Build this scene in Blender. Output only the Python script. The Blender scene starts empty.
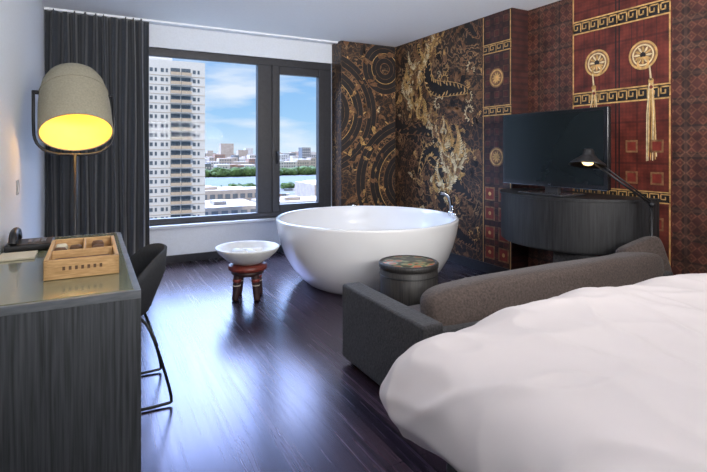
import bpy, bmesh, math, random
from mathutils import Vector, Matrix, noise
random.seed(7)
SC=bpy.context.scene
SC.view_settings.view_transform='Standard'
SC.view_settings.look='None'
SC.view_settings.exposure=0.14

# ---------------------------------------------------------------- materials
def new_mat(name):
    m=bpy.data.materials.new(name); m.use_nodes=True
    nt=m.node_tree
    return m,nt,nt.nodes['Principled BSDF']
def mat(name,col,rough=0.5,metal=0.0,nscale=0,namt=0.0,bump=0.0,coat=0.0,emis=None,estr=0.0,stretch=(1,1,1),spec=None,sheen=0):
    m,nt,b=new_mat(name)
    b.inputs['Base Color'].default_value=(*col,1)
    b.inputs['Roughness'].default_value=rough
    b.inputs['Metallic'].default_value=metal
    b.inputs['Coat Weight'].default_value=coat
    if spec is not None: b.inputs['Specular IOR Level'].default_value=spec
    if sheen: b.inputs['Sheen Weight'].default_value=sheen
    if emis: 
        b.inputs['Emission Color'].default_value=(*emis,1); b.inputs['Emission Strength'].default_value=estr
    if nscale:
        tc=nt.nodes.new('ShaderNodeTexCoord'); mp=nt.nodes.new('ShaderNodeMapping')
        mp.inputs['Scale'].default_value=stretch
        n=nt.nodes.new('ShaderNodeTexNoise'); n.inputs['Scale'].default_value=nscale; n.inputs['Detail'].default_value=6
        nt.links.new(tc.outputs['Object'],mp.inputs[0]); nt.links.new(mp.outputs[0],n.inputs['Vector'])
        r=nt.nodes.new('ShaderNodeValToRGB')
        r.color_ramp.elements[0].position=.3; r.color_ramp.elements[1].position=.7
        r.color_ramp.elements[0].color=(*[max(0,c*(1-namt)) for c in col],1)
        r.color_ramp.elements[1].color=(*[min(1,c*(1+namt)) for c in col],1)
        nt.links.new(n.outputs['Fac'],r.inputs[0]); nt.links.new(r.outputs[0],b.inputs['Base Color'])
        if bump:
            bp=nt.nodes.new('ShaderNodeBump'); bp.inputs['Strength'].default_value=bump; bp.inputs['Distance'].default_value=.01
            nt.links.new(n.outputs['Fac'],bp.inputs['Height']); nt.links.new(bp.outputs[0],b.inputs['Normal'])
    return m
def ramp(nt,stops,interp='LINEAR'):
    r=nt.nodes.new('ShaderNodeValToRGB'); r.color_ramp.interpolation=interp
    els=r.color_ramp.elements
    while len(els)<len(stops): els.new(0.5)
    for e,(p,c) in zip(els,stops): e.position=p; e.color=(*c,1)
    return r

# ---------------------------------------------------------------- mesh helpers
def link(o,parent=None):
    SC.collection.objects.link(o)
    if parent: o.parent=parent
    return o
def group(name,loc=(0,0,0)):
    e=bpy.data.objects.new(name,None); e.empty_display_size=.1; e.location=loc
    SC.collection.objects.link(e); return e
def mesh(name,verts,faces,m,parent=None,smooth=False,loc=(0,0,0),midx=None):
    me=bpy.data.meshes.new(name); me.from_pydata([tuple(v) for v in verts],[],faces)
    for mm in (m if isinstance(m,(list,tuple)) else [m]): me.materials.append(mm)
    if midx:
        for p,i in zip(me.polygons,midx): p.material_index=i
    if smooth:
        for p in me.polygons: p.use_smooth=True
    me.update()
    o=bpy.data.objects.new(name,me); o.location=loc
    return link(o,parent)
def fixn(o):
    bm=bmesh.new(); bm.from_mesh(o.data); bmesh.ops.recalc_face_normals(bm,faces=bm.faces); bm.to_mesh(o.data); bm.free()
def box(name,a,b,m,parent=None,bevel=0,seg=3,local=None,subd=0):
    pl=parent.location if parent else Vector((0,0,0))
    c=Vector([(a[i]+b[i])/2 for i in range(3)]); h=[abs(b[i]-a[i])/2 for i in range(3)]
    bm=bmesh.new(); bmesh.ops.create_cube(bm,size=2)
    for v in bm.verts: v.co=Vector([v.co[i]*h[i] for i in range(3)])
    if bevel:
        bmesh.ops.bevel(bm,geom=bm.edges[:],offset=min(bevel,min(h)*.98),segments=seg,affect='EDGES',profile=.5)
    me=bpy.data.meshes.new(name); bm.to_mesh(me); bm.free()
    me.materials.append(m)
    if bevel:
        for p in me.polygons: p.use_smooth=True
    o=bpy.data.objects.new(name,me); o.location=c-Vector(pl)
    link(o,parent)
    if bevel:
        w=o.modifiers.new('wn','WEIGHTED_NORMAL'); w.keep_sharp=False
    return o
def lathe(name,prof,m,parent=None,loc=(0,0,0),n=64,smooth=True,cap=False,rot=None):
    v=[];f=[]
    k=len(prof)
    for i in range(n):
        a=2*math.pi*i/n
        for r,z in prof: v.append((r*math.cos(a),r*math.sin(a),z))
    for i in range(n):
        j=(i+1)%n
        for t in range(k-1): f.append((i*k+t,j*k+t,j*k+t+1,i*k+t+1))
    o=mesh(name,v,f,m,parent,smooth,loc)
    bm=bmesh.new(); bm.from_mesh(o.data); bmesh.ops.remove_doubles(bm,verts=bm.verts,dist=1e-5)
    bmesh.ops.recalc_face_normals(bm,faces=bm.faces); bm.to_mesh(o.data); bm.free()
    if rot: o.rotation_euler=rot
    return o
def tube(name,pts,r,m,parent=None,n=10,closed=False,smoothpath=0):
    pts=[Vector(p) for p in pts]
    for _ in range(smoothpath):
        q=[pts[0]] if not closed else []
        L=len(pts)
        for i in range(L-1 if not closed else L):
            a,b=pts[i],pts[(i+1)%L]
            q+= [a*.75+b*.25,a*.25+b*.75]
        if not closed: q.append(pts[-1])
        pts=q
    rs=r if isinstance(r,(list,tuple)) else None
    v=[];f=[]; L=len(pts); up=None
    for i,p in enumerate(pts):
        if closed: t=(pts[(i+1)%L]-pts[i-1])
        else: t=pts[min(i+1,L-1)]-pts[max(i-1,0)]
        t.normalize()
        if up is None:
            up=Vector((0,0,1)) if abs(t.z)<.9 else Vector((1,0,0))
        s=t.cross(up); s.normalize(); up=s.cross(t); up.normalize()
        rr=rs[0]+(rs[1]-rs[0])*i/(L-1) if rs else r
        for k in range(n):
            a=2*math.pi*k/n; v.append(p+s*(rr*math.cos(a))+up*(rr*math.sin(a)))
    for i in range(L if closed else L-1):
        j=(i+1)%L
        for k in range(n):
            f.append((i*n+k,i*n+(k+1)%n,j*n+(k+1)%n,j*n+k))
    if not closed: f.append(tuple(range(n))[::-1]); f.append(tuple((L-1)*n+k for k in range(n)))
    o=mesh(name,v,f,m,parent,True); fixn(o)
    return o
def pillow(name,c,size,m,parent=None,rot=(0,0,0),puff=1.0,corner=0.0):
    v=[];f=[]
    hx,hy,hz=[s/2 for s in size]
    def sgnp(a,p): return math.copysign(abs(a)**p,a)
    N=64;M=24
    for i in range(M+1):
        th=-math.pi/2+math.pi*i/M
        for j in range(N):
            ph=2*math.pi*j/N
            x=sgnp(math.cos(th),.32)*sgnp(math.cos(ph),.32)
            y=sgnp(math.cos(th),.32)*sgnp(math.sin(ph),.32)
            z=sgnp(math.sin(th),.5)
            p=Vector((x*hx,y*hy,z*hz))
            nn=noise.noise(Vector((p.x*4+c[0]*3,p.y*5,p.z*5)))
            p.y*=1+.06*nn*puff; p.z*=1+.08*nn*puff
            v.append(p)
    for i in range(M):
        for j in range(N):
            f.append((i*N+j,i*N+(j+1)%N,(i+1)*N+(j+1)%N,(i+1)*N+j))
    pl=parent.location if parent else Vector((0,0,0))
    o=mesh(name,v,f,m,parent,True,Vector(c)-Vector(pl))
    bm=bmesh.new(); bm.from_mesh(o.data); bmesh.ops.remove_doubles(bm,verts=bm.verts,dist=1e-5)
    bmesh.ops.recalc_face_normals(bm,faces=bm.faces); bm.to_mesh(o.data); bm.free()
    o.rotation_euler=rot
    return o

# ---------------------------------------------------------------- dims
H=2.66; WY=5.80; RX=3.62; RX2=3.84; LX=-0.40; BY=-0.9; JY=3.46; PY=5.53; PX=2.80

M_wall=mat('white_plaster',(.76,.80,.85),.8,nscale=60,namt=.03,bump=.05)
M_ceil=mat('ceiling_paint',(.90,.93,.96),.9,nscale=40,namt=.02)
M_black=mat('black_metal',(.012,.012,.014),.4,0)
M_frame=mat('dark_frame',(.022,.022,.027),.45,nscale=30,namt=.2)
M_chrome=mat('chrome',(.8,.8,.82),.12,1)

def floor_mat():
    m,nt,b=new_mat('dark_wood_floor'); N=nt.nodes; L=nt.links
    tc=N.new('ShaderNodeTexCoord'); mp=N.new('ShaderNodeMapping'); mp.inputs['Rotation'].default_value=(0,0,math.pi/2)
    L.new(tc.outputs['Object'],mp.inputs[0])
    br=N.new('ShaderNodeTexBrick'); br.inputs['Scale'].default_value=1; br.inputs['Brick Width'].default_value=1.3
    br.inputs['Row Height'].default_value=.085; br.inputs['Mortar Size'].default_value=.003; br.offset=.37
    br.inputs['Color1'].default_value=(.012,.008,.015,1); br.inputs['Color2'].default_value=(.044,.027,.038,1); br.inputs['Mortar'].default_value=(.001,.001,.002,1)
    L.new(mp.outputs[0],br.inputs['Vector'])
    mp2=N.new('ShaderNodeMapping'); mp2.inputs['Scale'].default_value=(26,.9,1); L.new(tc.outputs['Object'],mp2.inputs[0])
    ns=N.new('ShaderNodeTexNoise'); ns.inputs['Scale'].default_value=1.5; ns.inputs['Detail'].default_value=4; L.new(mp2.outputs[0],ns.inputs['Vector'])
    r=ramp(nt,[(.3,(.55,.55,.55)),(.7,(1.5,1.42,1.4))]); L.new(ns.outputs['Fac'],r.inputs[0])
    mx=N.new('ShaderNodeMix'); mx.data_type='RGBA'; mx.blend_type='MULTIPLY'; mx.inputs[0].default_value=1
    L.new(br.outputs['Color'],mx.inputs[6]); L.new(r.outputs[0],mx.inputs[7]); L.new(mx.outputs[2],b.inputs['Base Color'])
    r2=ramp(nt,[(.3,(.22,.22,.22)),(.75,(.30,.30,.30))]); L.new(ns.outputs['Fac'],r2.inputs[0]); L.new(r2.outputs[0],b.inputs['Roughness'])
    bp=N.new('ShaderNodeBump'); bp.inputs['Strength'].default_value=.06; bp.inputs['Distance'].default_value=.003
    ad=N.new('ShaderNodeMath'); ad.operation='MULTIPLY_ADD'; ad.inputs[1].default_value=-3; L.new(br.outputs['Fac'],ad.inputs[0]); L.new(ns.outputs['Fac'],ad.inputs[2])
    L.new(ad.outputs[0],bp.inputs['Height']); L.new(bp.outputs[0],b.inputs['Normal'])
    b.inputs['Specular Tint'].default_value=(.66,.62,1.0,1); b.inputs['Specular IOR Level'].default_value=.85  # violet window sheen put into this tint and the plank colours
    return m
M_floor=floor_mat()

def wood_mat(name,c1,c2,scale=(1,1,1),rough=.5,wsc=6,dist=3,bump=.2):
    m,nt,b=new_mat(name); N=nt.nodes; L=nt.links
    tc=N.new('ShaderNodeTexCoord'); mp=N.new('ShaderNodeMapping'); mp.inputs['Scale'].default_value=scale
    L.new(tc.outputs['Object'],mp.inputs[0])
    ns=N.new('ShaderNodeTexNoise'); ns.inputs['Scale'].default_value=wsc; ns.inputs['Detail'].default_value=7; ns.inputs['Distortion'].default_value=dist*.1
    L.new(mp.outputs[0],ns.inputs['Vector'])
    r=ramp(nt,[(.32,c1),(.68,c2)]); L.new(ns.outputs['Fac'],r.inputs[0]); L.new(r.outputs[0],b.inputs['Base Color'])
    b.inputs['Roughness'].default_value=rough
    bp=N.new('ShaderNodeBump'); bp.inputs['Strength'].default_value=bump; bp.inputs['Distance'].default_value=.005
    L.new(ns.outputs['Fac'],bp.inputs['Height']); L.new(bp.outputs[0],b.inputs['Normal'])
    return m
M_desk=wood_mat('charcoal_oak',(.026,.028,.030),(.085,.092,.098),(16,16,.5),.6)
M_desktop=wood_mat('charcoal_oak_top',(.10,.11,.115),(.16,.17,.18),(2,2,14),.45,bump=.05)
M_cab=wood_mat('black_stained_oak',(.005,.005,.006),(.024,.024,.026),(12,12,.6),.55)
M_oak=wood_mat('light_oak',(.42,.24,.09),(.62,.38,.17),(3,20,20),.5)
M_olive=mat('olive_glass_top',(.18,.19,.115),.2,coat=.4,nscale=3,namt=.1)

# wallpaper materials -------------------------------------------------
def paper_ornate(name,k=1.0,warm=1.0):
    m,nt,b=new_mat(name); N=nt.nodes; L=nt.links
    tc=N.new('ShaderNodeTexCoord')
    ns=N.new('ShaderNodeTexNoise'); ns.inputs['Scale'].default_value=2.2; ns.inputs['Detail'].default_value=3; L.new(tc.outputs['Object'],ns.inputs['Vector'])
    mx=N.new('ShaderNodeMix'); mx.data_type='RGBA'; mx.inputs[0].default_value=.28
    L.new(tc.outputs['Object'],mx.inputs[6]); L.new(ns.outputs['Color'],mx.inputs[7])
    vo=N.new('ShaderNodeTexVoronoi'); vo.feature='DISTANCE_TO_EDGE'; vo.inputs['Scale'].default_value=20; L.new(mx.outputs[2],vo.inputs['Vector'])
    wv=N.new('ShaderNodeTexWave'); wv.wave_type='RINGS'; wv.inputs['Scale'].default_value=5; wv.inputs['Distortion'].default_value=16; wv.inputs['Detail'].default_value=4; wv.inputs['Detail Scale'].default_value=2.4
    L.new(mx.outputs[2],wv.inputs['Vector'])
    def c(a): return tuple(x*k for x in a)
    r1=ramp(nt,[(0.0,c((.34,.17,.07))),(.035,c((.13,.06,.03))),(.12,c((.045,.028,.022))),(1,c((.030,.022,.020)))]); L.new(vo.outputs['Distance'],r1.inputs[0])
    r2=ramp(nt,[(.0,c((.024,.018,.017))),(.55,c((.055,.031,.023))),(.78,c((.17,.075,.036))),(.92,c((.60,.34,.14))),(.97,c((.75,.50,.25))),(1,c((.14,.06,.025)))]); L.new(wv.outputs['Fac'],r2.inputs[0])
    mk=N.new('ShaderNodeTexNoise'); mk.inputs['Scale'].default_value=2.0; mk.inputs['Detail'].default_value=4; L.new(tc.outputs['Object'],mk.inputs['Vector'])
    rk=ramp(nt,[(.45,(0,0,0)),(.56,(1,1,1))]); L.new(mk.outputs['Fac'],rk.inputs[0])
    m2=N.new('ShaderNodeMix'); m2.data_type='RGBA'; L.new(rk.outputs[0],m2.inputs[0]); L.new(r1.outputs[0],m2.inputs[6]); L.new(r2.outputs[0],m2.inputs[7])
    L.new(m2.outputs[2],b.inputs['Base Color']); b.inputs['Roughness'].default_value=.5
    return m
def paper_cells(name,metric,scale,stops,stops2,rough=.5,mix=.5,scale2=6,stretch=(0,1,1)):
    m,nt,b=new_mat(name); N=nt.nodes; L=nt.links
    tc=N.new('ShaderNodeTexCoord'); mp=N.new('ShaderNodeMapping'); mp.inputs['Scale'].default_value=stretch
    L.new(tc.outputs['Object'],mp.inputs[0])
    vo=N.new('ShaderNodeTexVoronoi'); vo.distance=metric; vo.inputs['Randomness'].default_value=0; vo.inputs['Scale'].default_value=scale
    L.new(mp.outputs[0],vo.inputs['Vector'])
    r=ramp(nt,stops); L.new(vo.outputs['Distance'],r.inputs[0])
    vo2=N.new('ShaderNodeTexVoronoi'); vo2.distance='CHEBYCHEV'; vo2.inputs['Randomness'].default_value=0; vo2.inputs['Scale'].default_value=scale2
    L.new(mp.outputs[0],vo2.inputs['Vector'])
    r2=ramp(nt,stops2,'CONSTANT'); L.new(vo2.outputs['Distance'],r2.inputs[0])
    mx=N.new('ShaderNodeMix'); mx.data_type='RGBA'; mx.inputs[0].default_value=mix
    L.new(r.outputs[0],mx.inputs[6]); L.new(r2.outputs[0],mx.inputs[7])
    ns=N.new('ShaderNodeTexNoise'); ns.inputs['Scale'].default_value=9; ns.inputs['Detail'].default_value=8; L.new(tc.outputs['Object'],ns.inputs['Vector'])
    rn=ramp(nt,[(.3,(.45,.45,.45)),(.75,(1.5,1.5,1.5))]); L.new(ns.outputs['Fac'],rn.inputs[0])
    m3=N.new('ShaderNodeMix'); m3.data_type='RGBA'; m3.blend_type='MULTIPLY'; m3.inputs[0].default_value=1
    L.new(mx.outputs[2],m3.inputs[6]); L.new(rn.outputs[0],m3.inputs[7]); L.new(m3.outputs[2],b.inputs['Base Color'])
    b.inputs['Roughness'].default_value=rough
    return m
M_p1=paper_ornate('wallpaper_bronze_carving',.7)
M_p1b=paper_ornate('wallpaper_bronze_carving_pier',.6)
dk=(.030,.017,.015)
M_p2=paper_cells('wallpaper_brown_lattice','MANHATTAN',13,[(0,(.32,.17,.09)),(.14,(.07,.030,.02)),(.30,(.12,.040,.027)),(.40,(.24,.12,.065)),(.55,dk)],[(0,(.12,.030,.022)),(.36,(.04,.019,.017)),(.44,(.12,.055,.04))],mix=.5,scale2=5)
M_p3=paper_cells('wallpaper_red_door','MANHATTAN',34,[(0,(.19,.036,.024)),(.4,(.13,.025,.018)),(.7,(.09,.019,.014))],[(0,(.165,.030,.019)),(.47,(.085,.017,.012))],mix=.6,scale2=3)
M_p4=paper_cells('wallpaper_maroon_squares','CHEBYCHEV',8,[(0,(.16,.034,.026)),(.18,(.095,.020,.016)),(.26,(.20,.10,.05)),(.30,(.04,.013,.013)),(.6,dk)],[(0,(.075,.02,.016)),(.3,(.03,.013,.013))],mix=.5,scale2=16)
G1=mat('print_gold',(.62,.37,.13),.45,nscale=25,namt=.4)
G2=mat('print_bronze',(.24,.12,.055),.5,nscale=25,namt=.5)
G3=mat('print_cream',(.80,.63,.37),.5,nscale=30,namt=.3)
G4=mat('print_dark',(.015,.012,.012),.5,nscale=20,namt=.3)
G5=mat('print_red',(.22,.032,.022),.5,nscale=20,namt=.3)

# ---------------------------------------------------------------- room shell
box('floor',(LX-.2,BY-.2,-.12),(RX2+.2,WY+.25,0),M_floor)
box('ceiling',(LX-.2,BY-.2,H),(RX2+.2,WY+.25,H+.15),M_ceil)
box('wall_left',(LX-.2,BY-.2,0),(LX,WY+.25,H),M_wall)
box('wall_back',(LX,BY-.2,0),(RX2,BY,H),M_wall)
wf=group('wall_window')
WX0,WX1,WZ0,WZ1=.33,2.80,.43,2.41
box('below_window',(LX,WY,0),(RX2+.2,WY+.25,WZ0),M_wall,wf)
box('above_window',(LX,WY,WZ1),(RX2+.2,WY+.25,H),M_wall,wf)
box('left_of_window',(LX,WY,WZ0),(WX0,WY+.25,WZ1),M_wall,wf)
box('right_of_window',(WX1,WY,WZ0),(RX2+.2,WY+.25,WZ1),M_wall,wf)
wp=group('wall_pier')
box('pier_body',(PX,PY,0),(RX2+.2,WY,H),M_p1b,wp)
wc=group('wall_mural')
box('carving_section',(RX,3.87,0),(RX2+.2,PY,H),M_p1,wc)
box('strip_section',(RX,JY,0),(RX2+.2,3.87,H),M_p4,wc)
wr=group('wall_right')
box('lattice_section',(RX2,2.954,0),(RX2+.2,JY,H),M_p2,wr)
box('door_section',(RX2,2.09,0),(RX2+.2,2.954,H),M_p3,wr)
box('lattice_section_near',(RX2,BY-.2,0),(RX2+.2,2.09,H),M_p2,wr)
box('baseboard_window',(LX+.001,WY-.02,0),(PX-.001,WY,.085),M_frame)
box('baseboard_right',(RX-.015,JY,0),(RX,PY-.001,.10),M_frame)
box('baseboard_left',(LX,BY,0),(LX+.015,WY-.021,.085),M_frame)

class Flat:
    def __init__(s): s.v=[];s.f=[];s.m=[];s.lay=0
    def poly(s,pts,mi,lay=None):
        l=s.lay if lay is None else lay
        i=len(s.v); s.v+=[(p[0],p[1],l) for p in pts]; s.f.append(tuple(range(i,i+len(pts)))); s.m.append(mi)
    def ribbon(s,pts,w0,w1,mi,closed=False):
        L=len(pts); A=[];B=[]
        for i,p in enumerate(pts):
            a=pts[i-1] if (i>0 or closed) else pts[i]; c=pts[(i+1)%L] if (i<L-1 or closed) else pts[i]
            dx,dy=c[0]-a[0],c[1]-a[1]; d=math.hypot(dx,dy) or 1; nx,ny=-dy/d,dx/d
            w=w0+(w1-w0)*i/(L-1)
            A.append((p[0]+nx*w,p[1]+ny*w)); B.append((p[0]-nx*w,p[1]-ny*w))
        for i in range(L if closed else L-1):
            j=(i+1)%L; s.poly([A[i],A[j],B[j],B[i]],mi)
    def disc(s,c,r,mi,n=20,sx=1):
        s.poly([(c[0]+sx*r*math.cos(2*math.pi*k/n),c[1]+r*math.sin(2*math.pi*k/n)) for k in range(n)],mi)
    def ring(s,c,r,w,mi,n=32,a0=0,a1=2*math.pi):
        cl=abs(a1-a0-2*math.pi)<1e-3
        pts=[(c[0]+r*math.cos(a0+(a1-a0)*k/(n-(0 if cl else 1))),c[1]+r*math.sin(a0+(a1-a0)*k/(n-(0 if cl else 1)))) for k in range(n)]
        s.ribbon(pts,w,w,mi,cl)
    def leaf(s,p,ang,l,w,mi):
        ca,sa=math.cos(ang),math.sin(ang); pts=[]
        for t,q in ((0,0),(.25,.7),(.55,1),(.8,.6),(1,0),(.8,-.45),(.5,-.6),(.2,-.3)):
            x=t*l;y=q*w; pts.append((p[0]+x*ca-y*sa,p[1]+x*sa+y*ca))
        s.poly(pts,mi)
    def rect(s,a,b,mi): s.poly([(a[0],a[1]),(b[0],a[1]),(b[0],b[1]),(a[0],b[1])],mi)
    def scroll(s,c,size,a0,sg,mi,turn=6.0,n=26):
        pts=[]; lv=[]
        for k in range(n):
            t=k/(n-1); r=size*(1-t)**.8*.98+.004; a=a0+sg*t*turn
            p=(c[0]+r*math.cos(a),c[1]+r*math.sin(a)); pts.append(p)
            if k<n*.7 and k%2==0: lv.append((p,a+sg*.9,size*(.5-.3*t)))
        s.ribbon(pts,size*.07,size*.025,mi)
        for p,a,l in lv: s.leaf(p,a,l,l*.26,mi)
        s.disc(c,size*.11,mi,10)
    def spray(s,c,size,a0,mi,mi2,bend=None,n=9,lf=.38):
        if bend is None: bend=rnd(-1.6,1.6)
        p=list(c); a=a0; pts=[tuple(p)]; lv=[]
        for k in range(n):
            a+=bend/n; p[0]+=size/n*math.cos(a); p[1]+=size/n*math.sin(a); pts.append(tuple(p))
            l=size*lf*(1-k/(n*1.2))
            lv+= [(tuple(p),a+.75,l,1),(tuple(p),a-.75,l,-1)]
        s.ribbon(pts,size*.03,size*.008,mi)
        for q,an,l,sg in lv: s.leaf(q,an,l,l*.24*sg,mi if random.random()<.6 else mi2)
    def build(s,name,mapf,mats,parent,lim):
        (u0,u1),(v0,v1)=lim
        vv=[];ff=[];mm=[]
        for f,mi in zip(s.f,s.m):
            P=[s.v[i] for i in f]
            if all(p[0]<=u0 or p[0]>=u1 or p[1]<=v0 or p[1]>=v1 for p in P): continue
            P=[(min(max(p[0],u0),u1),min(max(p[1],v0),v1),p[2]) for p in P]
            i=len(vv); vv+=[mapf(*p) for p in P]; ff.append(tuple(range(i,i+len(P)))); mm.append(mi)
        return mesh(name,vv,ff,mats,parent,midx=mm)
GM=[G1,G2,G3,G4,G5]
def rnd(a,b): return random.uniform(a,b)
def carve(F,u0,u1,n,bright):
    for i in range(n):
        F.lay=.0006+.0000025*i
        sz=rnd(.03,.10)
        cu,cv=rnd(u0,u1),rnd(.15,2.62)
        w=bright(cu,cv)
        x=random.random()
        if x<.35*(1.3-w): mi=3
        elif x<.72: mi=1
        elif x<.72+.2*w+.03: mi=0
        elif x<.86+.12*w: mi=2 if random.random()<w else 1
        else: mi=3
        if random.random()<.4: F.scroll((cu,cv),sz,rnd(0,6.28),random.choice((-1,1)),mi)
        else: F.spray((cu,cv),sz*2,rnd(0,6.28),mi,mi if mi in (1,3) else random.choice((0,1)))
def sweep(F,p0,p1,bow,w,mi,edge=None):
    pts=[]
    for k in range(41):
        t=k/40; x=p0[0]+(p1[0]-p0[0])*t; y=p0[1]+(p1[1]-p0[1])*t
        dx,dy=p1[0]-p0[0],p1[1]-p0[1]; b=bow*math.sin(math.pi*t)+.25*bow*math.sin(2*math.pi*t)
        pts.append((x-dy*b,y+dx*b))
    L=len(pts)
    W=lambda k:w*math.sin(math.pi*min(1,max(0,k/40)))**.6+.002
    for k in range(L-1): F.ribbon(pts[k:k+2],W(k),W(k+1),mi)
    if edge is not None:
        F.lay+=.0001
        for sg in (1,-1):
            off=[]
            for k in range(1,L-1):
                dx,dy=pts[k+1][0]-pts[k-1][0],pts[k+1][1]-pts[k-1][1]; d=math.hypot(dx,dy)
                off.append((pts[k][0]-sg*dy/d*W(k),pts[k][1]+sg*dx/d*W(k)))
            F.ribbon(off,.004,.003,edge)
            for k in range(1,len(off)-1,2):
                an=math.atan2(off[k+1][1]-off[k][1],off[k+1][0]-off[k][0])
                F.leaf(off[k],an-sg*rnd(.4,1.1),w*rnd(.4,.9),w*.14,edge)
F=Flat()
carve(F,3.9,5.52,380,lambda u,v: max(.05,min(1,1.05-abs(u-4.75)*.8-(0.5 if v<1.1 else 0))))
F.lay=.0020
for (a,b_,bow,w,eg) in (((5.5,2.55),(4.9,1.3),.35,.10,1),((5.4,1.5),(4.5,.35),-.35,.12,1),((4.75,2.6),(4.05,1.9),.35,.09,0),((4.5,1.7),(3.95,.7),.35,.10,1),((5.5,.9),(4.8,.15),.3,.09,1),((4.3,.75),(3.9,.2),.3,.07,1),((4.95,1.45),(4.1,1.35),.3,.07,0),((5.0,.95),(4.3,1.0),-.4,.08,0),((4.4,2.5),(3.9,2.45),-.4,.06,1),((5.3,2.1),(5.0,2.62),.4,.06,0)):
    sweep(F,a,b_,bow,w,3,eg); F.lay+=.0002
F.lay=.0045
for i in range(260):
    t=rnd(0,1); cu=4.75-.42*math.sin(t*6.2+.4); cv=.75+1.85*t
    spread=.13*(1-.4*abs(t-.6))
    F.lay=.0045+.000004*i
    F.spray((cu+rnd(-spread,spread),cv+rnd(-.05,.05)),rnd(.05,.13),rnd(0,6.28),random.choice((0,2,0,1,0,3)),random.choice((0,2,1)),n=6,lf=.45)
for i in range(46):
    t=i/46; cu=4.75-.42*math.sin(t*6.2+.4); cv=.75+1.85*t
    F.lay=.0056+.00001*i
    sg=1 if i%2 else -1
    F.spray((cu+sg*.05,cv),rnd(.2,.38),math.pi/2-sg*rnd(.8,1.6),random.choice((0,1,2)),random.choice((0,1)),bend=sg*rnd(1.5,3.2),n=14,lf=.2)
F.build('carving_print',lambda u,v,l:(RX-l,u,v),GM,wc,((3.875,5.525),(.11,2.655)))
F=Flat()
carve(F,2.83,3.60,80,lambda u,v:.15)
F.lay=.0012
for j,(cc,rr) in enumerate((((2.55,1.75),(.30,.50,.70)),((3.85,.85),(.35,.56,.77)),((3.45,2.35),(.14,.27)))):
    for k,r in enumerate(rr):
        F.ring(cc,r,.068,3,72); F.lay+=.0001
        F.ring(cc,r+.070,.004,1,72); F.ring(cc,r-.068,.004,0 if k%2 else 1,72); F.ring(cc,r,.002,1,72); F.lay+=.0001
        n=int(12+r*34)
        for i in range(n):
            a=2*math.pi*i/n+rnd(-.05,.05); q=(cc[0]+(r+.07)*math.cos(a),cc[1]+(r+.07)*math.sin(a))
            F.leaf(q,a+rnd(.3,.9),rnd(.03,.07),.012,1 if i%3 else 0); F.leaf(q,a-rnd(.4,1),.045,-.011,1)
        F.lay+=.0001
for i in range(46):
    F.lay=.0045+.000004*i; F.spray((rnd(2.85,3.55),rnd(.3,2.55)),rnd(.06,.15),rnd(0,6.28),random.choice((0,1,1)),1)
F.build('pier_print',lambda u,v,l:(u,PY-l,v),GM,wp,((2.805,3.615),(.02,2.655)))
def greek(F,y0,y1,z0,z1,n,mi=0):
    F.rect((y0,z0),(y1,z1),3); F.lay+=.0002
    h=z1-z0; F.rect((y0,z0),(y1,z0+h*.10),mi); F.rect((y0,z1-h*.10),(y1,z1),mi)
    w=(y1-y0)/n; t=h*.09
    for i in range(n):
        x=y0+i*w; a=z0+h*.22; b=z1-h*.22
        P=[(.05,0),(.05,1),(.85,1),(.85,.25),(.45,.25),(.45,.6)]
        P=[(x+p*w,a+q*(b-a)) for p,q in P]
        for p,q in zip(P[:-1],P[1:]):
            F.rect((min(p[0],q[0])-t/2,min(p[1],q[1])-t/2),(max(p[0],q[0])+t/2,max(p[1],q[1])+t/2),mi)
    F.lay-=.0002
F=Flat(); F.lay=.0008
for (z0,z1) in ((2.30,2.42),(1.66,1.78),(.86,.95)): greek(F,2.10,2.945,z0,z1,10)
for y in (2.10,2.50,2.53,2.935): F.rect((y,.05),(y+.012,2.655),0 if y in(2.10,2.935) else 3)
for y in (2.2,2.3,2.4,2.63,2.73,2.83): F.rect((y,1.8),(y+.004,2.3),3)
F.lay=.0014
for (c,r) in (((2.707,2.02),.115),((2.309,2.02),.115)):
    F.disc(c,r,0,32); F.lay+=.0002
    F.disc(c,r*.86,1,32); F.lay+=.0002
    F.ring(c,r*.7,.006,2,32)
    for i in range(12):
        a=i*math.pi/6; F.leaf((c[0]+r*.15*math.cos(a),c[1]+r*.15*math.sin(a)),a,r*.5,r*.1,0 if i%2 else 2)
    F.lay+=.0002; F.disc(c,r*.2,3,16); F.lay+=.0002
    F.ring((c[0],c[1]-r*.55),r*.36,.009,0,24); F.lay-=.0008
F.lay=.0026
def tassel(y,zt,zb,w):
    for k in range(7):
        dx=(k-3)*w/7; F.ribbon([(y+dx*.3,zt-.12),(y+dx*.8+rnd(-.01,.01),(zt+zb)/2),(y+dx+rnd(-.015,.015),zb+rnd(0,.05))],.006,.004,(2,0,2,0,2,0,2)[k]); F.lay+=.00002
    F.ribbon([(y+.012,zt),(y,zt-.12)],.006,.008,2); F.disc((y,zt-.12),.022,0,14); F.disc((y,zt-.17),.014,4,12)
tassel(2.735,1.93,1.55,.06); tassel(2.245,1.93,1.18,.08)
for zz in (.25,.48,.7,1.05,1.3):
    for yy in (2.2,2.4,2.65,2.85):
        F.rect((yy-.05,zz-.05),(yy+.05,zz+.05),1); F.lay+=.0001; F.rect((yy-.035,zz-.035),(yy+.035,zz+.035),4); F.lay-=.0001
F.build('door_print',lambda u,v,l:(RX2-l,u,v),GM,wr,((2.09,2.954),(.02,2.658)))
F=Flat(); F.lay=.0008
for (z0,z1) in ((2.26,2.36),(1.62,1.72)): greek(F,3.47,3.865,z0,z1,4)
F.lay=.0008
for yy in (3.475,3.85): F.rect((yy,.1),(yy+.01,2.65),0)
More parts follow.
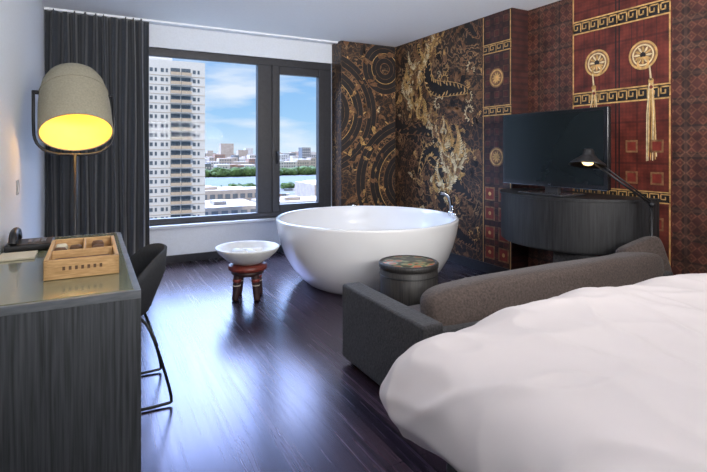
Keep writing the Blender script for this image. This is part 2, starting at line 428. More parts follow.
for c in ((3.667,2.0),(3.667,1.2)):
    F.lay=.0012; F.disc(c,.10,1,28); F.lay+=.0002; F.ring(c,.08,.007,0,28)
    for i in range(10):
        a=i*math.pi/5; F.leaf(c,a,.06,.012,0)
for zz in (.22,.42,.62,.82):
    for yy in (3.57,3.76):
        F.lay=.0012; F.rect((yy-.07,zz-.07),(yy+.07,zz+.07),1); F.lay+=.0002; F.rect((yy-.055,zz-.055),(yy+.055,zz+.055),4); F.lay+=.0002; F.disc((yy,zz),.02,0,12)
F.build('strip_print',lambda u,v,l:(RX-l,u,v),GM,wc,((3.46,3.87),(.10,2.658)))

# ---------------------------------------------------------------- window
wn=group('window_1')
y0,y1=WY+.02,WY+.10
e=.001
def fb(n,a,b): return box(n,a,b,M_frame,wn,.006,2)
fb('frame_top',(WX0+e,y0,2.32),(WX1-e,y1,WZ1-e)); fb('frame_bottom',(WX0+e,y0,WZ0+e),(WX1-e,y1,.50))
fb('frame_left',(WX0+e,y0,.50),(WX0+.08,y1,2.32)); fb('frame_right',(2.70,y0,.50),(WX1-e,y1,2.32))
fb('mullion',(1.80,y0-.01,.50),(1.98,y1,2.32))
fb('sash_left',(1.98,y0-.02,.50),(2.08,y1-.01,2.32)); fb('sash_right',(2.61,y0-.02,.50),(2.70,y1-.01,2.32))
fb('sash_top',(2.08,y0-.02,2.22),(2.61,y1-.01,2.32)); fb('sash_bottom',(2.08,y0-.02,.50),(2.61,y1-.01,.59))
tube('handle',[(2.03,WY-.05,1.25),(2.03,WY-.05,1.10)],.009,M_black,wn)
tube('handle_stem',[(2.03,WY-.05,1.245),(2.03,WY+.001,1.245)],.008,M_black,wn)
mg,nt,b=new_mat('window_glass'); 
tr=nt.nodes.new('ShaderNodeBsdfTransparent'); gl=nt.nodes.new('ShaderNodeBsdfGlossy'); gl.inputs['Roughness'].default_value=.02
mxs=nt.nodes.new('ShaderNodeMixShader'); mxs.inputs[0].default_value=.003
nt.links.new(tr.outputs[0],mxs.inputs[1]); nt.links.new(gl.outputs[0],mxs.inputs[2]); nt.links.new(mxs.outputs[0],nt.nodes['Material Output'].inputs[0])
mesh('glass_left',[(WX0+.08,WY+.06,.5),(1.8,WY+.06,.5),(1.8,WY+.06,2.32),(WX0+.08,WY+.06,2.32)],[(0,1,2,3)],mg,wn)
mesh('glass_right',[(2.08,WY+.05,.59),(2.61,WY+.05,.59),(2.61,WY+.05,2.22),(2.08,WY+.05,2.22)],[(0,1,2,3)],mg,wn)
box('trim_window_sill',(WX0,WY-.07,WZ0-.035),(PX-.002,WY+.02,WZ0),mat('sill_white',(.6,.62,.66),.4,nscale=20,namt=.03),None,.005)

M_cur=mat('charcoal_curtain',(.034,.040,.050),.9,nscale=120,namt=.25,sheen=.3)
v=[];f=[];n=300
for i in range(n+1):
    t=i/n; x=LX+.015+t*.93
    for zz,k in ((.02,1.15),(.7,1.05),(1.5,1.0),(2.2,.95),(2.60,.8),(H-.005,.7)):
        y=5.63+.045*k*math.sin(t*2*math.pi*10.5+.25*math.sin(zz*1.5))+.012*math.sin(t*2*math.pi*23+zz)
        v.append((x+.01*math.sin(zz*2+t*20)*(1 if 0<t<1 else 0),y,zz))
for i in range(n):
    for j in range(5): f.append((i*6+j,(i+1)*6+j,(i+1)*6+j+1,i*6+j+1))
cu=mesh('curtain',v,f,M_cur,None,True); s=cu.modifiers.new('s','SOLIDIFY'); s.thickness=.006
box('trim_curtain_rail',(LX+.001,5.60,H-.02),(2.79,5.66,H-.0001),M_ceil)

ls=group('light_switch',(LX,3.63,1.04))
box('plate',(LX,3.585,.995),(LX+.008,3.665,1.085),mat('switch_plate',(.35,.37,.4),.4,nscale=5,namt=.02),ls,.003)
box('rocker',(LX+.008,3.60,1.01),(LX+.013,3.65,1.07),mat('switch_rocker',(.6,.62,.64),.3,nscale=5,namt=.02),ls,.002)

# ---------------------------------------------------------------- desk
dx0,dx1,dy0,dy1=LX+.002,.165,1.97,3.42
dk_=group('desk')
box('end_panel_near',(dx0,dy0,0),(dx1,dy0+.04,.72),M_desk,dk_,.002)
box('end_panel_far',(dx0,dy1-.04,0),(dx1,dy1,.70),M_desk,dk_,.002)
box('back_panel',(dx0,dy0+.04,.25),(dx0+.02,dy1-.04,.70),M_desk,dk_)
box('drawer_apron',(dx0+.02,dy0+.04,.62),(.02,dy1-.04,.70),M_desk,dk_)
box('top_frame_near',(dx0,dy0,.72),(dx1,dy0+.02,.75),M_desktop,dk_,.002)
box('top_frame_far',(dx0,dy1-.03,.70),(dx1,dy1,.75),M_desktop,dk_,.002)
box('top_frame_side',(dx1-.022,dy0+.02,.70),(dx1,dy1-.03,.75),M_desktop,dk_,.002)
box('top_inner',(dx0,dy0+.04,.70),(dx1-.03,dy1-.03,.738),M_olive,dk_)
box('top_glass',(dx0,dy0+.021,.738),(dx1-.023,dy1-.031,.752),M_olive,dk_,.002)
tz=.753
tr_=group('wooden_desk_tray',(-.03,2.5,tz))
X0,X1,Y0,Y1=-.165,.105,2.27,2.80
M_txt=mat('burnt_lettering',(.12,.06,.03),.7,nscale=30,namt=.3)
box('base',(X0,Y0,tz),(X1,Y1,tz+.015),M_oak,tr_,.003)
for nme,a,b_ in (('front',(X0,Y0),(X1,Y0+.016)),('back',(X0,Y1-.016),(X1,Y1)),('left',(X0,Y0),(X0+.016,Y1)),('right',(X1-.016,Y0),(X1,Y1)),('divider',(X0+.016,2.48),(X1-.016,2.492)),('divider_long',(-.03,2.49),(-.02,Y1-.016))):
    box(nme,(a[0],a[1],tz+.012),(b_[0],b_[1],tz+.078),M_oak,tr_,.003)
for i in range(7):
    box('letter_%d'%i,(-.10+i*.022,Y0-.001,tz+.035),(-.09+i*.022,Y0+.002,tz+.05),M_txt,tr_)
M_pap=mat('cream_paper',(.62,.56,.42),.8,nscale=10,namt=.05)
box('notepad',(X0+.03,2.30,tz+.016),(X1-.03,2.46,tz+.05),mat('leather_brown',(.14,.06,.03),.5,nscale=20,namt=.3),tr_,.004)
for i,(xx,yy) in enumerate(((-.12,2.56),(-.12,2.66),(-.06,2.6),(.03,2.56),(.03,2.68))):
    lathe('jar_%d'%i,[(0,0),(.026,0),(.026,.05),(.02,.06),(0,.062)],(M_pap if i==1 else M_txt),tr_,(xx+.03,yy-2.5,.016),20)
ph=group('telephone')
box('body',(-.385,2.97,.753),(-.175,3.18,.79),M_black,ph,.012)
tube('handset',[(-.345,2.975,.795),(-.345,2.985,.825),(-.345,3.02,.845),(-.345,3.12,.845),(-.345,3.16,.825),(-.345,3.17,.795)],.02,M_black,ph,12,smoothpath=2)
M_key=mat('phone_key',(.16,.16,.17),.4,nscale=9,namt=.1)
for i in range(9): box('key_%d'%i,(-.29+.03*(i%3),3.03+.03*(i//3),.79),(-.27+.03*(i%3),3.05+.03*(i//3),.795),M_key,ph,.002)
box('notepad',(-.385,2.76,.753),(-.235,2.93,.763),M_pap,None,.002)

# ---------------------------------------------------------------- floor lamp
M_can=mat('canvas_shade',(.31,.285,.21),.9,nscale=90,namt=.12,bump=.2)
M_shin=mat('shade_lining',(.92,.66,.20),.7,nscale=15,namt=.05,emis=(1,.56,.08),estr=.10)
fl=group('floor_lamp',(-.093,3.80,0))
c0=Vector((0,0,1.575))
tilt=Matrix.Rotation(math.radians(6),4,'Z')@Matrix.Rotation(math.radians(-33),4,'X')
prof=[(.212,-.23),(.217,-.22),(.216,-.10),(.213,0),(.203,.10),(.186,.18),(.158,.235),(.11,.256),(0,.262)]
profi=[(r-.004 if r>0 else 0,z-(.004 if z>.1 else 0)) for r,z in prof]
so=lathe('shade',prof,M_can,fl,c0); si=lathe('shade_lining',profi,M_shin,fl,c0)
for o in (so,si): o.rotation_euler=tilt.to_euler()
def LT(p): return c0+(tilt@Vector(p))
tube('shade_hem',[LT((.214*math.cos(a*math.pi/20),.214*math.sin(a*math.pi/20),-.228)) for a in range(40)],.006,M_can,fl,8,True)
tube('shade_seam',[LT((.206*math.cos(a*math.pi/20),.206*math.sin(a*math.pi/20),.09)) for a in range(40)],.003,M_can,fl,8,True)
lathe('bulb',[(0,-.06),(.03,-.05),(.045,-.01),(.04,.02),(.02,.05),(.018,.09),(0,.09)],mat('bulb',(1,.9,.6),.4,emis=(1,.85,.5),estr=4),fl,LT((0,0,.0)),24)
tube('socket',[LT((0,0,.25)),LT((0,0,.05))],.02,M_black,fl)
tube('pole',[(0,.0,.02),(0,.0,1.24)],.013,M_black,fl,14)
lathe('base',[(0,0),(.16,0),(.165,.008),(.16,.02),(.03,.028),(.015,.05),(0,.05)],M_black,fl,(0,0,.0),48)
tube('fork',[LT((.236,0,.10)),LT((.236,0,.03)),(.238,.0,1.45),(.232,0,1.32),(.15,0,1.245),(0,0,1.235),(-.15,0,1.245),(-.232,0,1.32),(-.238,0,1.45),LT((-.236,0,.03)),LT((-.236,0,.10))],.010,M_black,fl,12,smoothpath=2)
tube('pivot_l',[LT((-.240,0,.09)),LT((-.2,0,.09))],.014,M_black,fl); tube('pivot_r',[LT((.2,0,.09)),LT((.240,0,.09))],.014,M_black,fl)
ld=bpy.data.lights.new('lamp_bulb','POINT'); ld.energy=2.8; ld.color=(1,.70,.32); ld.shadow_soft_size=.05
lo=bpy.data.objects.new('bulb_light',ld); lo.location=LT((0,0,-.09)); link(lo,fl)

# ---------------------------------------------------------------- desk chair
ch=group('desk_chair',(.095,2.78,0))
M_shell=mat('charcoal_felt',(.030,.032,.036),.85,nscale=80,namt=.2)
v=[];f=[];NA=56;NS=14
for i in range(NA):
    a=2*math.pi*i/NA; ca=math.cos(a)
    back=max(0,(ca+.55)/1.55); back=back*back*(3-2*back)
    hh=.02+.29*back
    for j in range(NS+1):
        s=j/NS
        r=.235*min(1,s*1.18)**.9 + (.015*max(0,s-.75)/.25)*back
        z=.435+hh*max(0,(s-.55)/.45)**1.15 + .012*s
        v.append((r*math.cos(a)*1.0,r*math.sin(a)*1.08,z))
for i in range(NA):
    k=(i+1)%NA
    for j in range(NS): f.append((i*(NS+1)+j,k*(NS+1)+j,k*(NS+1)+j+1,i*(NS+1)+j+1))
sh=mesh('shell',v,f,M_shell,ch,True)
bm=bmesh.new(); bm.from_mesh(sh.data); bmesh.ops.remove_doubles(bm,verts=bm.verts,dist=1e-4); bmesh.ops.recalc_face_normals(bm,faces=bm.faces); bm.to_mesh(sh.data); bm.free()
s=sh.modifiers.new('s','SOLIDIFY'); s.thickness=.014; s.offset=1
lathe('seat_pad',[(0,.455),(.17,.455),(.19,.465),(.18,.48),(0,.488)],M_shell,ch,n=40)
for sgn,nm in ((-1,'leg_near'),(1,'leg_far')):
    yy=.21*sgn
    tube(nm,[(-.13,yy*.6,.43),(-.17,yy,.40),(-.21,yy,.02),(-.20,yy,.01),(.24,yy,.01),(.27,yy,.02),(.17,yy*.8,.38),(.12,yy*.6,.43)],.0075,M_black,ch,10,smoothpath=2)
tube('brace_front',[(-.18,-.20,.25),(-.18,.20,.25)],.006,M_black,ch); tube('brace_back',[(.195,-.19,.30),(.195,.19,.30)],.006,M_black,ch)

# ---------------------------------------------------------------- bathtub
M_tub=mat('white_acrylic',(.86,.86,.86),.12,coat=.6,nscale=3,namt=.01)
bt=group('bathtub',(2.39,4.16,0))
prof=[(0,.0),(.56,.0),(.585,.006),(.62,.03),(.68,.09),(.745,.17),(.80,.27),(.84,.38),(.868,.49),(.88,.57),(.884,.60),(.885,.615),(.880,.622),(.865,.625),(.850,.622),(.843,.61),(.835,.56),(.81,.45),(.77,.34),(.70,.22),(.62,.15),(.5,.12),(.3,.11),(0,.108)]
lathe('basin',prof,M_tub,bt,n=128)
lathe('drain',[(0,.111),(.035,.111),(.038,.115),(0,.118)],M_chrome,bt,n=24)
M_dchr=mat('dark_chrome',(.25,.26,.28),.2,1)
tube('hand_shower_base',[(.80,-.30,.615),(.80,-.30,.66)],.024,M_chrome,bt,16)
tube('hand_shower',[(.80,-.30,.66),(.80,-.30,.74),(.785,-.29,.80),(.75,-.265,.835),(.715,-.25,.84)],[.014,.022],M_dchr,bt,12,smoothpath=2)
tube('hand_shower_hose',[(.79,-.33,.62),(.79,-.34,.67),(.80,-.33,.71),(.80,-.31,.70)],.007,M_chrome,bt,8,smoothpath=2)
lathe('faucet_knob',[(0,0),(.022,0),(.022,.03),(.012,.036),(0,.037)],M_chrome,bt,(.72,-.46,.622),20)
lathe('jet_control',[(0,0),(.025,0),(.022,.012),(0,.014)],M_chrome,bt,(.30,.81,.622),20)

# ---------------------------------------------------------------- bowl on carved stool
M_st=mat('carved_stool_wood',(.035,.016,.015),.45,nscale=20,namt=.5)
M_red=mat('carved_stool_red',(.17,.032,.022),.4,nscale=20,namt=.4)
M_bead=mat('stool_beads',(.5,.45,.38),.5,nscale=20,namt=.2)
st=group('carved_stool',(1.19,4.13,0))
lathe('seat',[(0,.245),(.15,.245),(.165,.255),(.165,.285),(.15,.295),(0,.295)],M_red,st,n=40)
lathe('collar',[(0,.205),(.125,.205),(.14,.22),(.14,.245),(0,.245)],M_st,st,n=40)
for i in range(4):
    a=math.pi/2*i+.35
    d=Vector((math.cos(a),math.sin(a),0))
    tube('leg_%d'%i,[d*.10+Vector((0,0,.235)),d*.112+Vector((0,0,.15)),d*.12+Vector((0,0,.07)),d*.13+Vector((0,0,.004))],[.036,.027],M_st,st,12,smoothpath=1)
    lathe('leg_ring_%d'%i,[(0,-.012),(.036,-.012),(.037,0),(.036,.012),(0,.012)],M_red,st,d*.110+Vector((0,0,.17)),16)
    lathe('leg_bead_%d'%i,[(0,-.004),(.034,-.004),(.035,0),(.034,.004),(0,.004)],M_bead,st,d*.114+Vector((0,0,.13)),16)
bo=group('stone_bowl',(1.19,4.13,.296))
lathe('bowl',[(0,0),(.09,0),(.13,.012),(.19,.05),(.245,.10),(.268,.132),(.272,.142),(.266,.146),(.255,.142),(.22,.105),(.16,.06),(.09,.04),(0,.036)],mat('white_stone',(.70,.70,.68),.5,nscale=14,namt=.08),bo,n=64)
M_tow=mat('towel_white',(.8,.8,.78),.95,nscale=120,namt=.08)
for i,(xx,yy,r) in enumerate(((-.06,.02,.3),(.05,.03,1.2),(.02,-.06,.1))):
    o=lathe('rolled_towel_%d'%i,[(0,-.09),(.026,-.09),(.034,-.08),(.034,.08),(.026,.09),(0,.09)],M_tow,bo,(xx,yy,.088),20); o.rotation_euler=(math.pi/2,0,r)

# ---------------------------------------------------------------- drum side table
M_drum=wood_mat('drum_dark_wood',(.008,.008,.009),(.055,.050,.046),(30,30,.8),.5)
m,nt,b=new_mat('drum_inlay_top')
tc=nt.nodes.new('ShaderNodeTexCoord'); vo=nt.nodes.new('ShaderNodeTexVoronoi'); vo.inputs['Scale'].default_value=13; nt.links.new(tc.outputs['Object'],vo.inputs['Vector'])
r=ramp(nt,[(0,(.12,.26,.10)),(.30,(.50,.09,.05)),(.42,(.26,.30,.17)),(.6,(.06,.06,.04))]); nt.links.new(vo.outputs['Distance'],r.inputs[0]); nt.links.new(r.outputs[0],b.inputs['Base Color']); b.inputs['Roughness'].default_value=.45; b.inputs['Specular IOR Level'].default_value=.3
M_inl=m
dr=group('drum_side_table',(2.06,2.97,0))
lathe('body',[(0,0),(.205,0),(.212,.01),(.212,.395),(.205,.405),(.207,.41),(.217,.415),(.219,.445),(.212,.452),(.195,.452),(.193,.446),(0,.446)],M_drum,dr,n=64)
lathe('top_inlay',[(0,0),(.192,0),(.192,.003),(0,.004)],M_inl,dr,(0,0,.4462),48)
tube('band',[(.214*math.cos(a*math.pi/24),.214*math.sin(a*math.pi/24),.365) for a in range(48)],.004,M_black,dr,8,True)

# ---------------------------------------------------------------- sofa
M_sofa=mat('charcoal_upholstery',(.034,.032,.034),.9,nscale=90,namt=.55,bump=.4,sheen=.1)
M_cush=mat('taupe_cushion',(.070,.050,.042),.9,nscale=90,namt=.45,bump=.35,sheen=.1)
sf=group('sofa',(2.4,2.2,0))
box('arm_left',(1.33,1.80,.03),(1.45,2.62,.465),M_sofa,sf,.015,4)
box('arm_right',(3.32,1.86,.03),(3.44,2.74,.455),M_sofa,sf,.015,4)
box('back_panel',(1.45,1.80,.03),(3.32,1.88,.42),M_sofa,sf,.015,4)
box('seat_base',(1.45,1.88,.04),(3.32,2.58,.16),M_sofa,sf,.01)
box('seat_cushion',(1.455,1.89,.16),(3.315,2.60,.28),M_cush,sf,.05,6)
for i,(xx,yy) in enumerate(((1.38,1.87),(1.38,2.55),(3.38,1.92),(3.38,2.6))):
    tube('leg_%d'%i,[(xx-2.4,yy-2.2,.0),(xx-2.4,yy-2.2,.04)],.02,M_black,sf)
pillow('back_cushion',(2.425,1.95,.43),(1.94,.33,.22),M_cush,sf,(math.radians(84),0,0))
pillow('corner_pillow',(3.33,2.00,.50),(.34,.30,.13),M_cush,sf,(math.radians(80),math.radians(-14),math.radians(-12)))

# ---------------------------------------------------------------- bed
M_duv=mat('white_duvet',(.59,.535,.53),.9,nscale=2,namt=.02,sheen=.05)
bd=group('bed',(1.85,.2,0))
box('base',(.98,BY+.02,.05),(2.80,1.22,.30),M_sofa,bd,.02)
box('mattress',(.96,BY+.02,.30),(2.82,1.24,.56),mat('mattress_ticking',(.7,.68,.66),.9,nscale=30,namt=.04),bd,.06,5)
for i,(xx,yy) in enumerate(((1.05,-.8),(1.05,1.15),(2.73,-.8),(2.73,1.15))): tube('leg_%d'%i,[(xx-1.85,yy-.2,0),(xx-1.85,yy-.2,.06)],.025,M_black,bd)
bx0,bx1,by0,by1=.79,2.90,BY+.03,1.39; R=.19; top=.665; Ex=.075; Lh=R*math.pi/2+Ex
v=[];f=[];NU=190;NV=190
cx0,cx1,cy1=bx0+R,bx1-R,by1-R
def ridge(x): return 1-abs(x)*2
for i in range(NU+1):
    for j in range(NV+1):
        u=(cx0-Lh)+(cx1-cx0+2*Lh)*i/NU; w=by0+(cy1+Lh-by0)*j/NV
        qx=min(max(u,cx0),cx1); qy=min(w,cy1)
        dx,dy=u-qx,w-qy
        d=max(abs(dx),abs(dy)); l=math.hypot(dx,dy)
        crown=.035*math.sin(math.pi*(qx-cx0)/(cx1-cx0))+.015
        big=noise.noise(Vector((u*1.7,w*1.7,3)))*.035
        q1=noise.noise(Vector((u*1.4+w*3.2,w*1.0-u*1.8,7))); q2=noise.noise(Vector((u*4.5-w*1.5,w*3.5+u*3,1)))
        fold=.026*max(0,ridge(q1))**4*(.6+.6*noise.noise(Vector((u*2,w*2,9))))+.012*max(0,ridge(q2))**2+.004*noise.noise(Vector((u*12,w*12,4)))
        if l<1e-9:
            p=Vector((u,w,top+crown+big+fold))
        else:
            th=min(d/R,math.pi/2); ex=max(0,d-R*math.pi/2)
            rr=R*math.sin(th); z=-R*(1-math.cos(th))-ex
            nx,ny=dx/l,dy/l
            amp=(big+fold)
            wob=.012*math.sin((u+w)*14+2*math.sin(u*5))*(ex/Ex)
            o=rr+amp*math.sin(th)*.9+wob-ex*.9
            p=Vector((qx+nx*o,qy+ny*o,top+crown*max(0,1-d/.3)+z+amp*math.cos(th)))
        v.append(p-Vector((1.85,.2,0)))
for i in range(NU):
    for j in range(NV):
        a=i*(NV+1)+j; f.append((a,a+NV+1,a+NV+2,a+1))
du=mesh('duvet',v,f,M_duv,bd,True); s=du.modifiers.new('s','SOLIDIFY'); s.thickness=.03; s.offset=-1
s=du.modifiers.new('sub','SUBSURF'); s.levels=1; s.render_levels=1
box('headboard',(.9,BY+.001,.05),(2.9,BY+.02,1.1),M_sofa,bd,.008)
pillow('pillow_l',(1.40,-.62,.80),(.75,.45,.18),M_duv,bd); pillow('pillow_r',(2.35,-.62,.80),(.75,.45,.18),M_duv,bd)

# ---------------------------------------------------------------- curved cabinet
cb=group('curved_cabinet',(RX2,2.86,0))
def halfdrum(nm,r,z0,z1,m,n=48,sx=1.0):
    v=[];f=[]
    for z in (z0,z1):
        for i in range(n+1):
            a=math.pi/2+math.pi*i/n; v.append((r*math.cos(a)*sx-.006,max(-r,min(.596,r*math.sin(a))),z))
    k=n+1
    for i in range(n): f.append((i,i+1,k+i+1,k+i))
    f.append(tuple(range(k))[::-1]); f.append(tuple(range(k,2*k))); f.append((0,k,2*k-1,n))
    o=mesh(nm,v,f,m,cb); fixn(o)
    return o
halfdrum('body',.68,.485,.875,M_cab); halfdrum('top',.69,.877,.897,M_cab); halfdrum('bottom',.66,.47,.485,M_black)
for i in range(3,12):
    a=math.pi/2+math.pi*i/12
    p=Vector((.681*math.cos(a),.681*math.sin(a),0))
    tube('slat_joint_%d'%i,[p+Vector((0,0,.49)),p+Vector((0,0,.87))],.002,M_black,cb,6)
# ---------------------------------------------------------------- television
tv=group('television',(3.43,2.845,.90))
M_tvb=mat('tv_bezel',(.010,.010,.012),.2,nscale=4,namt=.1)
M_scr=mat('tv_screen',(.008,.012,.013),.22,nscale=2,namt=.1,spec=.35)
M_std=mat('tv_stand_gloss',(.05,.05,.055),.12,nscale=4,namt=.1)
box('bezel',(3.41,2.315,.965),(3.455,3.375,1.60),M_tvb,tv,.008)
box('screen',(3.4085,2.35,1.0),(3.412,3.34,1.572),M_scr,tv)
box('bezel_lower_edge',(3.407,2.32,.963),(3.412,3.37,.968),M_dchr,tv)
box('rear_housing',(3.455,2.5,1.02),(3.51,3.2,1.45),M_tvb,tv,.02)
box('stand_neck',(3.435,2.78,.91),(3.475,2.91,1.02),M_std,tv,.004)
box('stand_foot',(3.28,2.62,.898),(3.58,3.07,.912),M_std,tv,.005)
box('logo',(3.4075,2.83,.975),(3.4095,2.86,.985),M_chrome,tv)
# ---------------------------------------------------------------- black reading lamp
rl=group('reading_lamp',(3.58,2.09,0))
lathe('base',[(0,0),(.12,0),(.12,.015),(.02,.025),(0,.025)],M_black,rl,n=40)
tube('post',[(0,0,.02),(0,0,.885)],.012,M_black,rl,14)
tube('joint',[(-.02,-.02,.875),(.02,.02,.875)],.02,M_black,rl,12)
hd=Vector((-.35,.26,1.205))
tube('arm',[(0,0,.875),(-.31,.23,1.165)],.009,M_black,rl,10)
tube('arm_upper',[(-.01,.0,.9),(-.295,.215,1.18)],.006,M_black,rl,8)
o=lathe('head',[(0,.075),(.03,.073),(.038,.06),(.04,.03),(.06,.012),(.12,-.035),(.13,-.05),(.126,-.05),(.112,-.035),(.05,.008),(0,.02)],M_black,rl,hd,n=48)
o.rotation_euler=(math.radians(-4),math.radians(12),0)
lathe('lit_bulb',[(0,-.052),(.03,-.045),(.045,-.02),(.03,.004),(0,.008)],mat('reading_bulb',(1,.8,.5),.4,emis=(1,.66,.3),estr=3),rl,hd,24)
tube('head_knob',[hd+Vector((.02,-.01,.05)),hd+Vector((.06,-.04,-.02))],.012,M_black,rl)

# ---------------------------------------------------------------- outside
GZ=-27
M_bw=mat('tower_white',(.60,.58,.55),.8,nscale=2,namt=.05)
M_bg=mat('tower_window',(.08,.10,.12),.5,nscale=2,namt=.4)
M_be=mat('tower_beige',(.48,.38,.28),.8,nscale=2,namt=.1)
M_grd=mat('city_ground',(.11,.11,.11),.9,nscale=.03,namt=.3)
M_wat=mat('river_water',(.04,.055,.06),.6,nscale=.05,namt=.2,spec=.15)
M_tree=mat('tree_foliage',(.045,.085,.02),.9,nscale=.3,namt=.6)
def boxes(name,lst,mats):
    v=[];f=[];mi=[]
    for (a,b,m_) in lst:
        i=len(v)
        for z in (a[2],b[2]):
            v+=[(a[0],a[1],z),(b[0],a[1],z),(b[0],b[1],z),(a[0],b[1],z)]
        f+=[(i,i+3,i+2,i+1),(i+4,i+5,i+6,i+7),(i,i+1,i+5,i+4),(i+1,i+2,i+6,i+5),(i+2,i+3,i+7,i+6),(i+3,i,i+4,i+7)]
        mi+=[m_]*6
    return mesh(name,v,f,mats,None,midx=mi)
L_=[((-8,154,GZ),(31,172,28),0)]
fh=2.75
for k in range(20):
    z=GZ+1+fh*k
    if z+2>27: break
    for j in range(12):
        x=-6.5+j*3.05
        if j in (3,4,9,10):
            L_.append(((x,153.9,z+.2),(x+2.7,154.2,z+2.3),1)); L_.append(((x-.1,152.7,z-.1),(x+2.8,154,z+.1),0)); L_.append(((x-.1,152.6,z+.1),(x+2.8,152.7,z+1.0),2))
        else:
            L_.append(((x+.3,153.9,z+.9),(x+1.15,154.1,z+2.0),1)); L_.append(((x+1.7,153.9,z+.9),(x+2.3,154.1,z+2.0),1))
    L_.append(((-8,153.85,z-.12),(31,154,z-.02),2))
L_.append(((10,158,28),(22,166,31),0))
boxes('apartment_tower',L_,[M_bw,M_bg,M_be])
mesh('ground_outside',[(-900,60,GZ),(3500,60,GZ),(3500,3600,GZ),(-900,3600,GZ)],[(0,1,2,3)],M_grd)
mesh('river',[(-600,350,GZ+.3),(1800,350,GZ+.3),(1800,500,GZ+.3),(-600,500,GZ+.3)],[(0,1,2,3)],M_wat)
L_=[]
cols=[mat('facade_%d'%i,c,.8,nscale=.3,namt=.15) for i,c in enumerate(((.44,.42,.40),(.26,.16,.12),(.36,.31,.27),(.12,.135,.15),(.46,.46,.46)))]
for row in range(9):
    y=540+row*45; x=-60.0
    while x<500+row*60:
        w=rnd(6,22); h=rnd(9,20)+row*1.0
        if random.random()<.05: h*=1.7
        mm=random.choice((0,1,1,2,2,3,4))
        L_.append(((x,y,GZ),(x+w,y+14,GZ+h),mm))
        if row<4:
            for k in range(int(h//3.5)):
                for q in range(int(w//3)):
                    L_.append(((x+.6+q*3,y-.15,GZ+1.2+k*3.5),(x+2.2+q*3,y,GZ+2.9+k*3.5),3 if mm!=3 else 0))
        x+=w+(rnd(0,12) if random.random()<.3 else 0)
boxes('city_skyline',L_,cols)
L_=[]
for (x,y,w,d,h) in ((38,200,26,30,5),(70,215,40,22,4),(30,260,60,18,7),(110,250,30,30,9),(125,290,60,14,8),(45,300,40,12,5),(112,205,40,18,5)):
    L_.append(((x,y,GZ),(x+w,y+d,GZ+h),2)); 
    for q in range(int(w//4)): L_.append(((x+.8+q*4,y-.2,GZ+h*.35),(x+3.4+q*4,y,GZ+h*.7),3))
    L_.append(((x+w*.3,y+d*.3,GZ+h),(x+w*.5,y+d*.6,GZ+h+1.5),2))
for i in range(160):
    x=rnd(30,150); y=random.choice((188,193,240,245,283,320))+rnd(-1,1)
    L_.append(((x,y,GZ),(x+4,y+1.8,GZ+1.4),random.choice((0,1,3,3,4))))
boxes('low_warehouses',L_,cols)
bm=bmesh.new()
for i in range(420):
    far=random.random()<.8
    x=rnd(-50,480) if far else rnd(30,200); y=519 if far else 335
    r=rnd(2.5,5.5) if far else rnd(1.5,3)
    if not far and random.random()<.3: continue
    bmesh.ops.create_icosphere(bm,subdivisions=2,radius=r,matrix=Matrix.Translation((x,y+rnd(-6,6),GZ+r*.9))@Matrix.Diagonal((1.3,1,1,1)))
for vv in bm.verts: vv.co+=Vector(noise.noise_vector(vv.co*.4))*1.3
me=bpy.data.meshes.new('tree_row'); bm.to_mesh(me); bm.free(); me.materials.append(M_tree); link(bpy.data.objects.new('tree_row',me))

# ---------------------------------------------------------------- world + lights
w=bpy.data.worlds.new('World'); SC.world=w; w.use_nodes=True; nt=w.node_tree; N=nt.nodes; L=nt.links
bg=N['Background']; tc=N.new('ShaderNodeTexCoord'); sp=N.new('ShaderNodeSeparateXYZ'); L.new(tc.outputs['Generated'],sp.inputs[0])
r=ramp(nt,[(0.0,(.56,.74,.90)),(.06,(.34,.59,.88)),(.20,(.17,.41,.82)),(.5,(.46,.60,1.0)),(1,(.46,.60,1.0))]); L.new(sp.outputs['Z'],r.inputs[0])
mp=N.new('ShaderNodeMapping'); mp.inputs['Scale'].default_value=(1.5,1.5,7); L.new(tc.outputs['Generated'],mp.inputs[0])
ns=N.new('ShaderNodeTexNoise'); ns.inputs['Scale'].default_value=3; ns.inputs['Detail'].default_value=8; L.new(mp.outputs[0],ns.inputs['Vector'])
rc=ramp(nt,[(.50,(0,0,0)),(.70,(.8,.8,.8))]); L.new(ns.outputs['Fac'],rc.inputs[0])
mx=N.new('ShaderNodeMix'); mx.data_type='RGBA'; L.new(rc.outputs[0],mx.inputs[0]); L.new(r.outputs[0],mx.inputs[6]); mx.inputs[7].default_value=(.82,.87,.93,1)
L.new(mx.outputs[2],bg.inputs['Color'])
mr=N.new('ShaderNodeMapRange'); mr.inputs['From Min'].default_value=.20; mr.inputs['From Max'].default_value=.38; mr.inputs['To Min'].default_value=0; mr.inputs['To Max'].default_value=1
L.new(sp.outputs['Z'],mr.inputs['Value'])
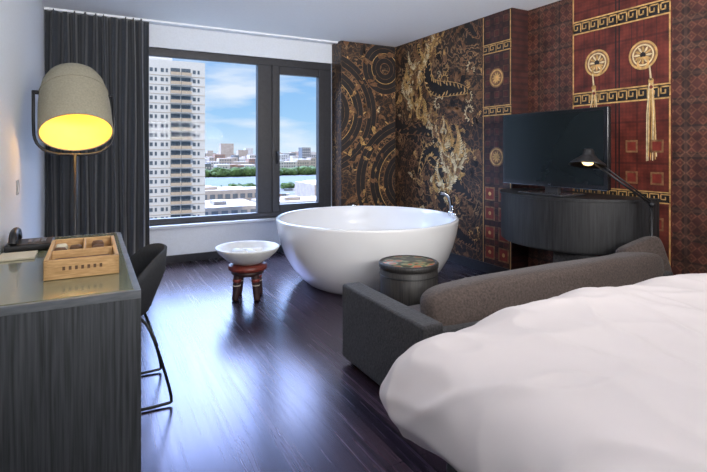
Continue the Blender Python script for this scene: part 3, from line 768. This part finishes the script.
mr2=N.new('ShaderNodeMapRange'); mr2.inputs['From Min'].default_value=.0; mr2.inputs['From Max'].default_value=.3
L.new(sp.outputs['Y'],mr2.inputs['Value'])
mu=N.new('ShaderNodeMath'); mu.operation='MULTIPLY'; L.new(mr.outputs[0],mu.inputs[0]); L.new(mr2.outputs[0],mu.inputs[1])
ma=N.new('ShaderNodeMath'); ma.operation='MULTIPLY_ADD'; ma.inputs[1].default_value=16; ma.inputs[2].default_value=1; L.new(mu.outputs[0],ma.inputs[0])  # upper sky on the window side boosted, added to brighten the room
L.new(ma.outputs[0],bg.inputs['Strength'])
sd=bpy.data.lights.new('sun','SUN'); sd.energy=2.7; sd.angle=.01; sd.color=(1,.94,.85)
so=bpy.data.objects.new('sun',sd); so.rotation_euler=(math.radians(48),0,math.radians(-28)); link(so)
def area(name,loc,rot,sx,sy,e,col,spread=180):
    d=bpy.data.lights.new(name,'AREA'); d.shape='RECTANGLE'; d.size=sx; d.size_y=sy; d.energy=e; d.color=col; d.spread=math.radians(spread)
    o=bpy.data.objects.new(name,d); o.location=loc; o.rotation_euler=rot; link(o); return o
area('fill_light_entry',(1.6,-.7,1.75),(math.radians(110),0,math.radians(-8)),2.8,.5,95,(1,.97,.95),112)  # added fill behind the camera, angled up to brighten ceiling and far room
area('fill_light_bed',(1.9,.0,H-.03),(0,0,0),1.2,.8,6,(1,.94,.9))  # unseen weak fill above the bed, added without a fixture
pl=bpy.data.lights.new('window_portal','AREA'); pl.shape='RECTANGLE'; pl.size=2.4; pl.size_y=1.95; pl.cycles.is_portal=True
po=bpy.data.objects.new('window_portal',pl); po.location=(1.56,WY+.2,1.42); po.rotation_euler=(math.radians(-90),0,0); link(po)

# ---------------------------------------------------------------- camera
cd=bpy.data.cameras.new('camera'); cd.sensor_width=36; cd.lens=36*488/707; cd.shift_y=-86/707; cd.clip_start=.03; cd.clip_end=4000
co=bpy.data.objects.new('camera',cd); co.location=(0,0,1.27); co.rotation_euler=(math.radians(90),0,math.radians(-28.3)); link(co)
SC.camera=co
